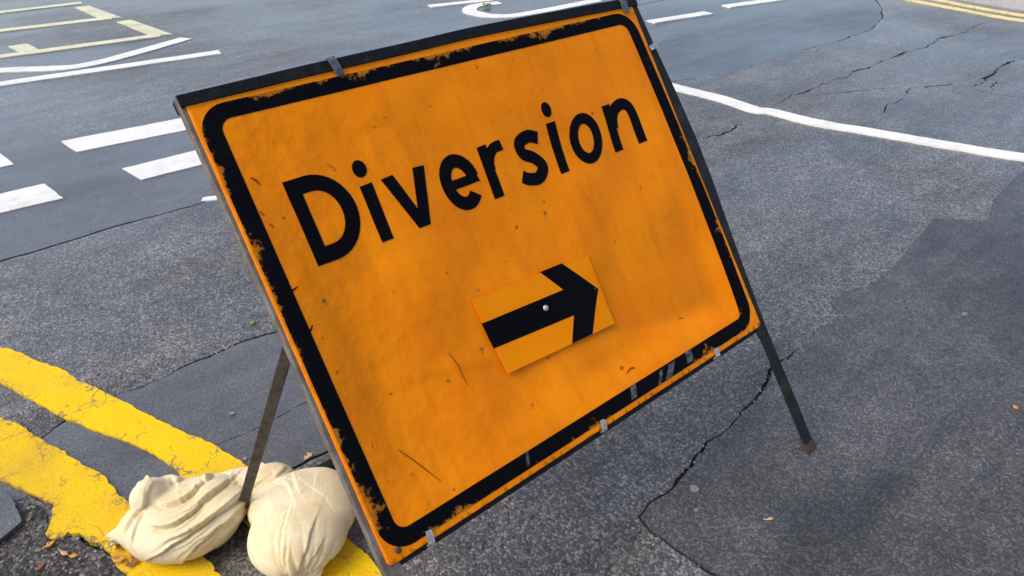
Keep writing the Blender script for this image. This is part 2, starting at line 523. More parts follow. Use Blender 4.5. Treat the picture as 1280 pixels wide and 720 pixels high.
patch_left = [(-1.3, 1.31), (-0.6, 1.325), (-0.427, 1.333), (-0.343, 1.331), (-0.27, 1.36), (-0.15, 1.378), (-0.079, 1.369), (0.012, 1.379), (0.12, 1.389),
              (0.217, 1.387), (0.317, 1.37), (0.75, 1.36), (0.74, 0.80), (0.30, 0.785), (-0.05, 0.80), (-0.30, 0.81), (-0.335, 0.90), (-0.36, 1.03), (-0.40, 1.12), (-0.9, 1.16), (-1.3, 1.15)]
patch_strip = [(-5.5, 2.52), (-0.219, 2.502), (-0.039, 2.503), (0.186, 2.513), (0.549, 2.48), (1.4, 2.49), (2.3, 2.5), (2.32, 3.84), (0.853, 3.832), (0.607, 3.82), (0.277, 3.861), (0.035, 3.91), (-5.5, 3.95)]
patch_front = [(0.60, -1.8), (0.589, -0.072), (0.579, 0.028), (0.581, 0.114), (0.586, 0.145), (0.635, 0.151), (0.743, 0.16), (0.888, 0.183), (1.084, 0.202), (1.253, 0.249), (1.32, 0.248), (1.489, 0.262),
               (1.637, 0.271), (1.675, 0.329), (1.786, 0.324), (1.844, 0.297), (2.0, 0.299), (2.184, 0.326), (2.41, 0.36), (2.483, 0.373), (2.61, 0.241), (2.847, 0.291), (3.09, 0.323), (3.219, 0.33), (6.0, 0.35), (6.0, -1.8)]
patch_far = [(2.9, 2.30), (3.204, 2.259), (3.472, 2.174), (3.64, 2.124), (3.809, 2.105), (4.076, 2.116), (4.385, 2.102), (4.784, 2.061), (5.247, 2.058), (5.646, 2.185), (6.0, 2.36), (6.322, 2.60), (6.3, 3.9), (2.9, 3.95)]
slate = [(-0.62, 1.13), (-0.449, 1.175), (-0.437, 1.14), (-0.431, 1.03), (-0.485, 1.005), (-0.64, 0.98)]

def grow(poly, d, vary=False):
    P = [Vector((p[0], p[1])) for p in poly]
    c = sum((Vector((a.x * b.y - a.y * b.x, 0)) for a, b in zip(P, P[1:] + P[:1])), Vector((0, 0))).x
    s = 1 if c < 0 else -1            # clockwise -> left is outside
    out = []
    for i, p in enumerate(P):
        a = P[i - 1]; b = P[(i + 1) % len(P)]
        n1 = (p - a).normalized(); n2 = (b - p).normalized()
        t = (n1 + n2)
        t = t.normalized() if t.length > 1e-6 else n1
        dd = d
        if vary:
            k = 0.9 + 2.2 * noise.noise(Vector((p.x * 2.3, p.y * 2.3, 5.0))) + 0.9 * noise.noise(Vector((p.x * 17, p.y * 17, 2.0)))
            if vary == 'front':              # only the near end of this joint has opened up
                k *= 1.3 * (1 - smoothstep(1.15, 1.5, p.x)) + 0.05
            dd = max(0.0002, d * k)
        out.append(p + Vector((-t.y, t.x)) * s * dd)
    return out

crack_lines = [
    ([(3.20, 1.50), (3.306, 1.57), (3.616, 1.588), (3.864, 1.58), (4.037, 1.568), (4.218, 1.581), (4.472, 1.581), (4.779, 1.584), (4.897, 1.552), (5.3, 1.588), (5.443, 1.57), (5.814, 1.569), (5.999, 1.561)], 0.018),
    ([(3.33, 1.066), (3.558, 1.112), (3.82, 1.157), (4.073, 1.194), (4.271, 1.077), (4.226, 0.943), (4.24, 0.80), (4.254, 0.62)], 0.016),
    ([(4.30, 0.955), (4.509, 0.989), (4.945, 1.038), (5.3, 0.99)], 0.022),
    ([(4.29, 0.89), (4.498, 0.917), (4.75, 0.879), (5.1, 0.86)], 0.014),
    ([(2.58, 1.508), (2.68, 1.495), (2.775, 1.489), (2.893, 1.488)], 0.014),
    ([(4.02, 1.235), (3.9, 1.33), (3.7, 1.43), (3.55, 1.50)], 0.010),
    ([(1.2, 1.30), (1.6, 1.26), (2.0, 1.33), (2.3, 1.31)], 0.008),
]
holes = []
for k, (p, gap) in enumerate(((patch_left, 0.006), (patch_strip, 0.005), (patch_front, 0.0045), (patch_far, 0.008))):
    holes.append(grow(jag(p, 0.03 if k != 2 else 0.02, 0.012, 3.1 + k, True), gap, 'front' if k == 2 else True))
crack_polys = []
for k, (p, w) in enumerate(crack_lines):
    path = jag(p, 0.022, 0.026, 20 + k)
    ww = [max(0.0012, 1.5 * w * min(1.0, max(0.0, 0.55 + 2.0 * noise.noise(Vector((i * 0.13, k * 3.1, 7)))))) * (0.25 + 0.75 * min(1, 4 * min(i, len(path) - 1 - i) / len(path))) * (0.6 + 0.8 * abs(noise.noise(Vector((i * 0.5, k, 0))))) for i in range(len(path))]
    crack_polys.append(band(path, ww))
gutter = [(-0.30, 0.70), (-0.318, 0.80), (-0.345, 0.885), (-0.37, 0.94), (-0.392, 1.0), (-0.385, 1.06), (-0.43, 1.12), (-0.46, 1.165), (-0.66, 1.30), (-0.95, 1.6), (-1.1, 1.5), (-0.75, 1.0), (-0.50, 0.60), (-0.34, 0.10), (-0.2, -0.4), (-0.1, -1.4), (0.05, -1.4), (0.02, -0.3), (-0.10, 0.25), (-0.20, 0.52)]
gutter_j = jag(gutter, 0.03, 0.02, 41, True)
slate_j = jag(slate, 0.02, 0.012, 44, True)
road = sheet('road', [[(-80, -80), (90, -80), (90, 90), (-80, 90)]], 'rough', 0.0, 0.028, holes + crack_polys)
tag(road, kind='structure')
for k, (p, m, z) in enumerate(((patch_left, 'smooth', 0.001), (patch_strip, 'smooth', 0.002), (patch_front, 'patch', 0.002), (patch_far, 'wet', -0.002))):
    inner = grow(jag(p, 0.03 if k != 2 else 0.02, 0.012, 3.1 + k, True), -0.0008)
    hs = []
    if k == 0:
        path = jag([(-0.045, 1.003), (-0.004, 0.994), (0.068, 0.991), (0.25, 1.0)], 0.02, 0.008, 30)
        hs = [band(path, [0.0032 * (0.2 + abs(math.sin(i * 0.9))) for i in range(len(path))])]
    sheet('asphalt_patch', [inner], m, z, 0.025, hs, road)
sheet('gutter_channel', [gutter_j], 'gutter', 0.0045, 0.02, (), road)
sheet('asphalt_patch', [slate_j], 'smooth', 0.016, 0.03, (), road)

# painted markings -----------------------------------------------------------
def marking(name, poly, mat, z=0.0065, amp=0.004, seed=1.0, step=0.02):
    j = jag(poly, step, amp, seed, True)
    return sheet(name, [j], mat, z, 0.012, (), road, extra=grid_in(j, 0.05), edgefade=1.0)

y1u = [(-0.52, 2.25), (-0.40, 2.02), (-0.333, 1.86), (-0.287, 1.767), (-0.231, 1.63), (-0.19, 1.497), (-0.15, 1.376), (-0.113, 1.259), (-0.061, 1.11), (-0.024, 1.008), (0.006, 0.887), (0.04, 0.771), (0.071, 0.617), (0.084, 0.501), (0.092, 0.453), (0.088, 0.40), (0.10, 0.1), (0.16, -0.5), (0.2, -1.4)]
y1l = [(-0.60, 2.15), (-0.44, 1.86), (-0.368, 1.661), (-0.33, 1.553), (-0.277, 1.391), (-0.238, 1.296), (-0.186, 1.184), (-0.147, 1.09), (-0.122, 0.996), (-0.113, 0.931), (-0.088, 0.808), (-0.055, 0.67), (-0.03, 0.504), (-0.005, 0.1), (0.06, -0.5), (0.1, -1.4)]
y2u = [(-0.66, 1.98), (-0.47, 1.67), (-0.40, 1.487), (-0.361, 1.376), (-0.336, 1.297), (-0.293, 1.166), (-0.264, 1.072), (-0.255, 1.053), (-0.254, 1.001), (-0.235, 0.957), (-0.23, 0.921), (-0.199, 0.80), (-0.158, 0.613), (-0.10, 0.2), (-0.03, -0.5), (0.01, -1.4)]
y2l = [(-0.78, 1.85), (-0.56, 1.50), (-0.446, 1.226), (-0.432, 1.183), (-0.403, 1.141), (-0.366, 1.05), (-0.372, 1.011), (-0.399, 0.968), (-0.386, 0.937), (-0.36, 0.939), (-0.339, 0.895), (-0.341, 0.873), (-0.314, 0.815), (-0.305, 0.75), (-0.26, 0.56), (-0.19, 0.2), (-0.13, -0.5), (-0.09, -1.4)]
marking('yellow_line', y1u + y1l[::-1], 'yellow', 0.0075, 0.007, 51, 0.012)
marking('yellow_line', y2u + y2l[::-1], 'yellow_old', 0.009, 0.011, 52, 0.012)
marking('white_dash', [(0.283, 3.77), (0.305, 3.539), (0.90, 3.46), (0.90, 3.69)], 'white', seed=53)
marking('white_dash', [(0.401, 3.135), (0.422, 2.927), (1.0, 2.90), (1.0, 3.12)], 'white', seed=54)
marking('white_dash', [(0.083, 3.198), (0.103, 2.96), (-0.50, 3.01), (-0.50, 3.24)], 'white', seed=55)
marking('white_dash', [(0.013, 3.801), (0.034, 3.577), (-0.58, 3.61), (-0.58, 3.84)], 'white', seed=56)
marking('white_dash', [(0.545, 2.53), (0.53, 2.50), (0.60, 2.46), (0.64, 2.49)], 'white', seed=57, amp=0.006)
marking('white_dash', band(resample([(4.409, 3.398), (4.975, 3.274)], .1), 0.11), 'white', seed=58)
marking('white_dash', band(resample([(5.27, 3.326), (5.86, 3.16)], .1), 0.11), 'white', seed=59)
wc = catmull([(3.19, 3.0), (3.173, 2.417), (3.159, 2.116), (3.158, 1.822), (3.128, 1.633), (3.122, 1.56), (3.152, 1.50), (3.150, 1.319), (3.167, 1.172), (3.205, 1.027), (3.27, 0.717), (3.353, 0.378), (3.6, -0.4), (3.9, -1.5)], 6)
marking('white_line', band(wc, 0.095), 'white', seed=60, amp=0.005)
marking('cream_stroke', band(resample([(-0.6, 8.40), (0.799, 8.213), (1.489, 8.117)], .1), 0.13), 'cream', seed=61)
marking('cream_stroke', band(resample([(-0.6, 7.49), (0.626, 7.241), (1.47, 7.06)], .1), 0.13), 'cream', 0.0066, seed=62)
marking('cream_stroke', [(1.374, 7.885), (1.49, 7.867), (1.535, 7.0), (1.381, 7.10)], 'cream', 0.0072, seed=63)
marking('cream_stroke', band(resample([(-0.6, 6.37), (0.435, 6.167), (1.53, 5.975)], .1), 0.12), 'cream', 0.0066, seed=64)
marking('cream_stroke', [(1.444, 6.825), (1.56, 6.81), (1.605, 5.93), (1.466, 6.03)], 'cream', 0.0072, seed=65)
marking('cream_stroke', [(0.552, 6.49), (0.679, 6.484), (0.699, 6.12), (0.574, 6.15)], 'cream', 0.0078, seed=66)
marking('white_stroke', band(catmull([(-0.6, 5.95), (0.0, 5.86), (0.348, 5.70), (0.561, 5.53), (0.77, 5.40), (1.068, 5.456), (1.633, 5.694)], 5), 0.13), 'white', 0.0066, seed=67)
marking('white_stroke', band(resample([(-0.6, 5.46), (0.279, 5.292), (1.636, 5.037)], .1), 0.12), 'white', 0.0074, seed=68)
marking('white_stroke', band(resample([(3.641, 5.274), (4.2, 5.10)], .1), 0.12), 'white', seed=69)
marking('white_stroke', band(catmull([(4.80, 4.33), (4.595, 4.340), (4.167, 4.353), (3.87, 4.397), (3.742, 4.524), (3.719, 4.665), (3.753, 4.841), (3.933, 4.981), (4.153, 4.917)], 5), 0.13), 'white', seed=70)
marking('yellow_line', band(catmull([(6.9, 3.4), (6.60, 2.75), (6.432, 2.313), (6.326, 1.949), (6.235, 1.648), (6.19, 1.402), (6.16, 0.8), (6.2, 0)], 6), 0.065), 'paleyellow', seed=71)
marking('yellow_line', band(catmull([(7.07, 3.3), (6.74, 2.62), (6.58, 2.162), (6.46, 1.824), (6.38, 1.474), (6.34, 0.8), (6.38, 0)], 6), 0.065), 'paleyellow', seed=72)

# pavements with kerbs, either side of the road ------------------------------------
def pavement(curve, start, end, outer, z):
    c = [Vector(start)] + [Vector(p) for p in catmull([Vector(q) for q in curve], 6)] + [Vector(end)]
    k = sheet('kerb', [band(c, 0.13)], 'pave', z + 0.004, z + 0.03)
    tag(k, kind='structure')
    p = sheet('pavement', [c + [Vector(q) for q in outer]], 'pave', z, z + 0.03)
    tag(p, kind='structure')
pavement([(7.6, 5.2), (7.25, 3.6), (6.95, 2.7), (6.78, 2.1), (6.66, 1.605), (6.63, 1.2), (6.62, 0.5), (6.66, -0.5), (6.7, -2)], (8.5, 9), (6.9, -30), [(60, -30), (60, 9)], 0.10)
pavement([(-0.12, -3.2), (-0.20, -1.6), (-0.32, -0.5), (-0.50, 0.30), (-0.68, 0.72), (-0.95, 1.15), (-1.40, 1.6), (-2.1, 1.9), (-3.2, 2.05)], (-0.10, -30), (-40, 2.2), [(-40, -30)], 0.10)

# loose chippings along the broken joints and in the gutter
def chippings():
    V, F = [], []
    r = random.Random(3)
    def stone(x, y, z, s):
        i0 = len(V)
        a0 = r.random() * 6.28
        for k, (h, rr) in enumerate(((0, 1.0), (0.5, 0.95), (0.9, 0.5))):
            for j in range(5):
                a = a0 + j * 1.2566 + k * 0.3
                q = s * rr * r.uniform(0.7, 1.15)
                V.append((x + q * math.cos(a), y + q * math.sin(a), z + h * s * r.uniform(0.75, 1.0)))
        for k in range(2):
            for j in range(5):
                a, b = i0 + k * 5 + j, i0 + k * 5 + (j + 1) % 5
                F.append((a, b, b + 5, a + 5))
        F.append(tuple(i0 + 10 + j for j in range(5)))
    for _ in range(520):                    # broken edge above the left patch
        t = r.random()
        x = -0.48 + 1.1 * t
        stone(x, 1.39 + abs(r.gauss(0, 0.045)), -0.002, r.uniform(0.002, 0.006))
    for _ in range(260):
        stone(r.gauss(-0.20, 0.05), 1.46 + r.gauss(0, 0.04), -0.002, r.uniform(0.003, 0.007))
    for _ in range(1500):                   # gutter
        y = r.uniform(0.3, 1.2)
        x = -0.44 + (y - 0.9) * -0.45 + r.gauss(0, 0.07)
        stone(x, y, 0.003, r.uniform(0.0015, 0.005))
    for _ in range(420):                    # edge of the front patch
        x = r.uniform(0.55, 2.6)
        stone(x, 0.16 + 0.115 * (x - 0.6) + r.gauss(0, 0.02), 0.0, r.uniform(0.0015, 0.004))
    for _ in range(900):                    # odd grit anywhere near
        stone(r.uniform(-0.4, 3), r.uniform(-0.3, 2.4), 0.0, r.uniform(0.001, 0.0032))
    o = link('loose_chippings', V, F, 'chips')
    tag(o, 'loose grey stone chippings along broken asphalt joints and gutter', 'gravel', None, 'stuff')
chippings()

# ------------------------------------------------------------------ the sign
TOP = Vector((0, 0.6377, 0.9454))
SX = Vector((1, 0, 0)); SD = Vector((0, -0.5592, -0.8290)); SN = Vector((0, -0.8290, 0.5592))
PH = 0.8128
LEN = TOP.z / 0.8290          # length of the frame down to the ground
creases = [((0.058, 0.525), (0.327, 0.585), 0.0040, 0.014), ((0.60, 0.664), (0.99, 0.762), 0.0055, 0.020), ((0.27, 0.54), (0.279, 0.615), 0.0030, 0.009), ((0.33, 0.585), (0.60, 0.664), 0.0050, 0.022), ((0.55, 0.70), (0.66, 0.76), -0.004, 0.02), ((0.42, 0.69), (0.50, 0.74), 0.003, 0.016), ((0.10, 0.10), (0.20, 0.14), -0.003, 0.02), ((0.25, 0.12), (0.33, 0.10), 0.003, 0.02)]
def dent(x, y):
    """height of the sheet above the flat sign plane"""
    e = smoothstep(0.02, 0.12, min(x - 0.012, 1.05 - x, y + 0.0, PH - y))
    yc = 0.515 + 0.235 * x + 0.012 * noise.noise(Vector((x * 5, 0.3, 2.2)))
    t = y / yc if y < yc else (PH - y) / max(0.02, PH - yc)
    h = -0.024 * max(0.0, min(1.0, t)) ** (1.35 if y < yc else 0.95)
    h += 0.0065 * noise.noise(Vector((x * 3.2, y * 3.2, 1.3)))
    h += 0.0058 * noise.noise(Vector((x * 8, y * 8, 4.7)))
    h += 0.0016 * noise.noise(Vector((x * 19, y * 19, 9.1))) * max(0.2, 1.2 - 1.3 * x)
    for (a, b, amp, wd) in creases:
        ax, ay = a; bx, by = b
        dx, dy = bx - ax, by - ay
        L2 = dx * dx + dy * dy
        u = max(0, min(1, ((x - ax) * dx + (y - ay) * dy) / L2))
        d = math.hypot(x - ax - u * dx, y - ay - u * dy)
        h += amp * math.exp(-abs(d) / wd) * math.sin(math.pi * min(1, max(0.0, 0.15 + 0.7 * u)))
    return h * e
def sp(x, y, h=0.0):
    return TOP + SX * x + SD * y + SN * h

sign = bpy.data.objects.new('diversion_sign', None)
sign.empty_display_size = 0.2
col.objects.link(sign)
tag(sign, 'orange metal diversion road sign with black lettering and arrow, leaning back on folding frame', 'road sign')

def decal(name, polys, holes, h, mat, parent, step=0.006, gstep=0.016, edge=None, thick=0.0, flat=False):
    P = [resample([Vector((p[0], p[1])) for p in q], step, True) for q in polys]
    Hs = [resample([Vector((p[0], p[1])) for p in q], step, True) for q in holes]
    ex = []
    for q in P:
        ex += grid_in(q, gstep)
    V, F = cdt(P, Hs, ex)
    F = [f[::-1] for f in F]                        # sign y points down
    hh = lambda p: (dent_low(p.x, p.y) if flat else dent(p.x, p.y)) + h
    V3 = [sp(p.x, p.y, hh(p)) for p in V]
    n = len(V3)
    suv = [(p.x, p.y, 0) for p in V]
    ed = [edge(p) if edge else 0.0 for p in V]
    if thick:
        base = list(V3)
        lowmap = []
        def down(i):
            lowmap.append(i)
            return base[i] - SN * thick
        V3, F = walls(V3, F, down)
        suv += [suv[i] for i in lowmap]; ed += [ed[i] for i in lowmap]
    return link(name, V3, F, mat, parent, smooth=not thick, attrs={'suv': ('FLOAT_VECTOR', suv), 'edge': ('FLOAT', ed)})

def rrect(x0, y0, x1, y1, r, n=8):
    out = []
    for cx, cy, a0 in ((x1 - r, y1 - r, 0), (x0 + r, y1 - r, 90), (x0 + r, y0 + r, 180), (x1 - r, y0 + r, 270)):
        for k in range(n + 1):
            a = math.radians(a0 + 90 * k / n)
            out.append((cx + r * math.cos(a), cy + r * math.sin(a)))
    return out
def bow(poly):
    """the right-hand edge of the bent sheet bulges a little"""
    out = []
    for x, y in poly:
        u = max(0, x) / 1.05; v = max(0, min(1, y / PH))
        out.append((x + 0.012 * 4 * v * (1 - v) * u ** 6, y))
    return out

# plate: thin sheet with dents
outer = bow(rrect(0.0115, 0.004, 1.035, 0.8085, 0.009))
outer = [(p.x, p.y) for p in resample([Vector(p) for p in outer], 0.02, True)]
outer = [bow([p])[0] if False else p for p in outer]
plate = decal('sign_plate', [outer], [], 0.0, 'orange', sign, 0.02, 0.0095, thick=0.0025)
for p in plate.data.polygons:
    p.use_smooth = p.normal.dot(SN) > 0.6

# black border
bo = bow(resample([Vector(p) for p in rrect(0.0175, 0.0240, 1.020, 0.7965, 0.050)], 0.01, True))
bi = bow(resample([Vector(p) for p in rrect(0.0490, 0.0505, 0.990, 0.767, 0.021)], 0.01, True))
def bedge(p):
    e = lambda d, k: k * max(0.0, min(1.0, 1.0 - d / 0.027))
    return max(e(p.x - 0.018, 0.86), e(1.028 - p.x, 0.74), e(p.y - 0.026, 0.86), e(0.798 - p.y, 0.80))
decal('border', [bo], [bi], 0.0008, 'border', plate, 0.008, 0.008, bedge)

# lettering
def ell(cx, cy, rx, ry, n=28, a0=0, a1=360, sh=0.0, close=True):
    m = n if close else n + 1
    out = []
    for k in range(m):
        a = math.radians(a0 + (a1 - a0) * k / n)
        y = ry * math.sin(a)
        out.append((cx + rx * math.cos(a) - sh * y, cy + y))
    return out
SW = 0.0256
Douter = [(0.1059, 0.1712)] + ell(0.146, 0.2448, 0.0685, 0.0742, 20, -90, 90, close=False) + [(0.108, 0.3188)]
Dinner = [(0.1318, 0.1985)] + ell(0.149, 0.2448, 0.038, 0.0463, 16, -90, 90, close=False) + [(0.1323, 0.2911)]
letters = [
    ([Douter], [Dinner]),
    ([[(0.2329, 0.2153), (0.2574, 0.2142), (0.2552, 0.3186), (0.2322, 0.3186)], ell(0.245, 0.186, 0.0130, 0.0155)], []),
    ([[(0.2743, 0.2152), (0.2992, 0.2133), (0.3205, 0.284), (0.342, 0.2125), (0.3672, 0.2139), (0.3337, 0.3182), (0.3085, 0.3185)]], []),
    ([band(ell(0.4290, 0.2645, 0.0305, 0.0418, 30, 18, -318, close=False)[2:], SW),
      [(0.402, 0.2570), (0.468, 0.2560), (0.4712, 0.2735), (0.402, 0.2750)]], []),
    ([[(0.4898, 0.2131), (0.5118, 0.2118), (0.5105, 0.3165), (0.4865, 0.3165)],
      band(catmull([(0.504, 0.262), (0.509, 0.240), (0.524, 0.2245), (0.546, 0.2218)], 5), [0.018] * 4 + [0.021] * 12)], []),
    ([band(catmull([(0.6405, 0.2310), (0.617, 0.2220), (0.5895, 0.2300), (0.5895, 0.2520), (0.612, 0.2660), (0.6265, 0.2880), (0.608, 0.3065), (0.583, 0.3035), (0.5675, 0.2945)], 5), 0.0256)], []),
    ([[(0.6712, 0.2095), (0.6955, 0.2098), (0.6858, 0.3155), (0.6622, 0.3157)], ell(0.6838, 0.1830, 0.0122, 0.0158)], []),
    ([ell(0.7600, 0.2640, 0.0445, 0.0535, 34, sh=0.10)], [ell(0.7597, 0.2640, 0.0205, 0.0310, 26, sh=0.10)]),
    ([[(0.8315, 0.2107), (0.8555, 0.2103), (0.8510, 0.3128), (0.8258, 0.3132)],
      band(catmull([(0.845, 0.262), (0.853, 0.238), (0.868, 0.2235), (0.889, 0.2185), (0.905, 0.2270), (0.911, 0.248), (0.9118, 0.280), (0.9118, 0.3130)], 5), SW)], []),
]
for polys, hl in letters:
    decal('letter', polys, hl, 0.0009, 'black', plate, 0.005, 0.012)

# scratches, ticks and scuffed tape
for path, w in (([(0.030, 0.335), (0.045, 0.341), (0.060, 0.338)], 0.0032), ([(0.034, 0.405), (0.046, 0.412), (0.057, 0.404)], 0.0034),
                ([(0.108, 0.650), (0.128, 0.684), (0.153, 0.733)], 0.0024), ([(0.268, 0.542), (0.276, 0.570), (0.278, 0.612)], 0.0020),
                ([(0.060, 0.150), (0.066, 0.156), (0.070, 0.165)], 0.004), ([(0.052, 0.205), (0.056, 0.214)], 0.005), ([(0.058, 0.228), (0.062, 0.236)], 0.004),
                ([(0.82, 0.70), (0.834, 0.705)], 0.004), ([(0.62, 0.742), (0.635, 0.738), (0.645, 0.742)], 0.004)):
    pts = catmull(path, 4) if len(path) > 2 else [Vector(p) for p in path]
    ws = [w * (0.25 + 0.75 * math.sin(math.pi * (0.1 + 0.8 * i / (len(pts) - 1)))) for i in range(len(pts))]
    decal('scratch', [band(pts, ws)], [], 0.0010, 'border' if path[0][0] < 0.05 else 'scratch', plate, 0.006, 0.02, lambda p: 0.0)
for x, y, w, sk in ((0.787, 0.780, 0.020, 0.004), (0.722, 0.784, 0.022, 0.012), (0.69, 0.785, 0.010, 0.01), (0.609, 0.781, 0.016, 0.006), (0.322, 0.780, 0.007, 0.004)):
    decal('tape_scrap', [[(x - w / 2 + sk, y - 0.0135), (x + w / 2 + sk, y - 0.0135), (x + w / 2 - sk, y + 0.011), (x - w / 2 - sk, y + 0.011)]], [], 0.0013, 'tape', plate, 0.006, 0.01)

# arrow panel riveted on the plate
def dent_low(x, y):
    return sum(dent(x + i * 0.05, y + j * 0.05) for i in (-1, 0, 1) for j in (-1, 0, 1)) / 9
ap = [(0.3501, 0.4724), (0.6425, 0.4895), (0.6458, 0.6414), (0.3620, 0.6264)]
panel = decal('arrow_panel', [ap], [], 0.0065, 'panel', sign, 0.02, 0.03, thick=0.0016, flat=True)
decal('arrow', [[(0.3505, 0.5214), (0.5528, 0.5311), (0.5157, 0.4798), (0.5732, 0.4822), (0.6370, 0.5611), (0.5796, 0.6375), (0.5225, 0.6345), (0.5539, 0.5864), (0.3545, 0.5727)]], [], 0.0070, 'black', panel, 0.01, 0.02, flat=True)
def rivet(x, y, r, h, mat, parent, hz):
    V, F = [], []
    for k, (rr, z) in enumerate(((1, 0), (1, 0.5), (0.75, 0.85), (0.3, 1.0))):
        for j in range(12):
            a = j * math.tau / 12
            V.append(sp(x + r * rr * math.cos(a), y + r * rr * math.sin(a), hz + h * z))
    for k in range(3):
        for j in range(12):
            a, b = k * 12 + j, k * 12 + (j + 1) % 12
            F.append((b, a, a + 12, b + 12))
    F.append(tuple(36 + j for j in range(12))[::-1])
    return link('rivet', V, F, mat, parent, smooth=True)
rivet(0.4966, 0.5482, 0.0062, 0.004, 'clip', panel, 0.0062 + dent_low(0.4966, 0.5482))
rivet(0.6290, 0.5585, 0.0026, 0.002, 'tape', panel, 0.0062 + dent_low(0.629, 0.5585))
rivet(0.036, 0.792, 0.0055, 0.003, 'rust', plate, 0.001 + dent(0.036, 0.792))

# frame: swept angle-iron bars (path in sign coordinates; section = list of (across, height))
def sweep(name, path, across, section, mat, parent, hs=0.0, taper=None):
    P = [Vector((p[0], p[1])) for p in path]
    n = len(section)
    V, F = [], []
    for i, p in enumerate(P):
        a = P[max(0, i - 1)]; b = P[min(len(P) - 1, i + 1)]
        t = (b - a).normalized()
        nr = Vector((-t.y, t.x)) * across
        for (u, h) in section:
            q = p + nr * u * (taper[i] if taper else 1)
            V.append(sp(q.x, q.y, h + hs))
    for i in range(len(P) - 1):
        for k in range(n):
            a, b = i * n + k, i * n + (k + 1) % n
            F.append((a, b, b + n, a + n))
    F.append(tuple(range(n))[::-1]); F.append(tuple((len(P) - 1) * n + k for k in range(n)))
    o = link(name, V, F, mat, parent)
    bm = bmesh.new(); bm.from_mesh(o.data); bmesh.ops.recalc_face_normals(bm, faces=bm.faces); bm.to_mesh(o.data); bm.free()
    return o
def angle(w, t, d):
    """L section: face of width w, thickness t, flange of depth d on its outer edge (u=0)"""
    c = t * 0.3
    return [(c, -0.003), (w, -0.003), (w, -0.003 - t), (t, -0.003 - t), (t, -d), (0, -d), (0, -0.003 - c)]
lpath = [(0.003, -0.001), (0.004, 0.2), (0.005, 0.4), (0.003, 0.6), (0.001, 0.835)]
sweep('frame_side', lpath, -1, angle(0.030, 0.005, 0.019), 'steel_tan', sign)
rpath = [(1.055, -0.004), (1.060, 0.10), (1.069, 0.22), (1.075, 0.35), (1.073, 0.45), (1.066, 0.55), (1.060, 0.66), (1.056, 0.75), (1.054, 0.835)]
sweep('frame_side', rpath, 1, angle(0.036, 0.005, 0.034), 'steel_dark', sign)
tp = catmull([(0.004, -0.002), (0.10, -0.004), (0.223, -0.007), (0.421, -0.009), (0.573, -0.012), (0.70, -0.011), (0.82, -0.009), (0.968, -0.006), (1.052, -0.005)], 4)
sweep('frame_top', [(p.x, p.y) for p in tp], 1, [(0.002, 0.0035), (0.0205, 0.0035), (0.022, -0.0015), (0.022, -0.034), (0.0, -0.034), (0.0, 0.0015)], 'steel_black', sign, 0.0, [0.92 + 0.08 * min(1, i / 20) for i in range(len(tp))])
sweep('frame_bottom', [(0.034, PH + 0.0055), (0.5, PH + 0.0070), (1.018, PH + 0.0055)], 1, [(0.0, -0.004), (-0.026, -0.004), (-0.026, -0.010), (-0.005, -0.010), (-0.005, -0.03), (0.0, -0.03)], 'steel_black', sign)
# front legs carry on below the plate to the ground
foot_l = sweep('front_leg', [(0.0, 0.836), (-0.002, 1.0), (-0.002, LEN - 0.02)], -1, angle(0.032, 0.005, 0.030), 'steel_tan', sign)
foot_r = sweep('front_leg', [(1.054, 0.836), (1.055, 0.95), (1.056, 1.05), (1.055, LEN - 0.02)], 1, angle(0.032, 0.005, 0.030), 'steel_dark', sign)
for f_, x_, s_, ax in ((foot_l, -0.0026, -1, -1), (foot_r, 1.0556, 1, 1)):
    sweep('foot_tip', [(x_, LEN - 0.030), (x_, LEN - 0.0035)], ax, [(-0.0008, -0.002), (0.0330, -0.002), (0.0330, -0.009), (0.006, -0.0095), (0.006, -0.0308), (-0.0008, -0.0308)], 'rust', f_)

def bar3d(name, p0, p1, w, t, side, mat, parent, bend=None):
    """flat bar between two world points; side = direction of its wide face"""
    p0, p1 = Vector(p0), Vector(p1)
    ax = (p1 - p0).normalized()
    s = (Vector(side) - ax * ax.dot(Vector(side))).normalized()
    n = ax.cross(s)
    V, F = [], []
    pts = [p0, p1] if bend is None else [p0, Vector(bend), p1]
    c = min(w, t) * 0.18
    sec = [(w / 2 - c, t / 2), (w / 2, t / 2 - c), (w / 2, -t / 2 + c), (w / 2 - c, -t / 2), (-w / 2 + c, -t / 2), (-w / 2, -t / 2 + c), (-w / 2, t / 2 - c), (-w / 2 + c, t / 2)]
    for p in pts:
        for u, v in sec:
            V.append(p + s * u + n * v)
    for i in range(len(pts) - 1):
        for k in range(8):
            F.append((i * 8 + k, i * 8 + (k + 1) % 8, i * 8 + 8 + (k + 1) % 8, i * 8 + 8 + k))
    F.append(tuple(range(8))[::-1]); F.append(tuple((len(pts) - 1) * 8 + k for k in range(8)))
    o = link(name, V, F, mat, parent)
    bm = bmesh.new(); bm.from_mesh(o.data); bmesh.ops.recalc_face_normals(bm, faces=bm.faces); bm.to_mesh(o.data); bm.free()
    return o
rl = bar3d('rear_leg', (0.031, 0.433, 0.600), (-0.071, 0.722, 0.006), 0.021, 0.007, (0.75, -0.65, 0), 'steel_rear', sign)
rr = bar3d('rear_leg', (1.020, 0.433, 0.600), (1.118, 0.722, 0.006), 0.021, 0.007, (0.75, 0.65, 0), 'steel_rear', sign)
bar3d('cross_bar', (-0.062, 0.730, 0.0115), (1.112, 0.730, 0.0115), 0.030, 0.016, (0, 1, 0.1), 'steel_black', sign)
for leg_, x_ in ((rl, 0.030), (rr, 1.022)):
    bar3d('pivot_bolt', (x_ - 0.014, 0.440, 0.588), (x_ + 0.012, 0.440, 0.588), 0.014, 0.014, (0, 1, 0), 'rust', leg_)

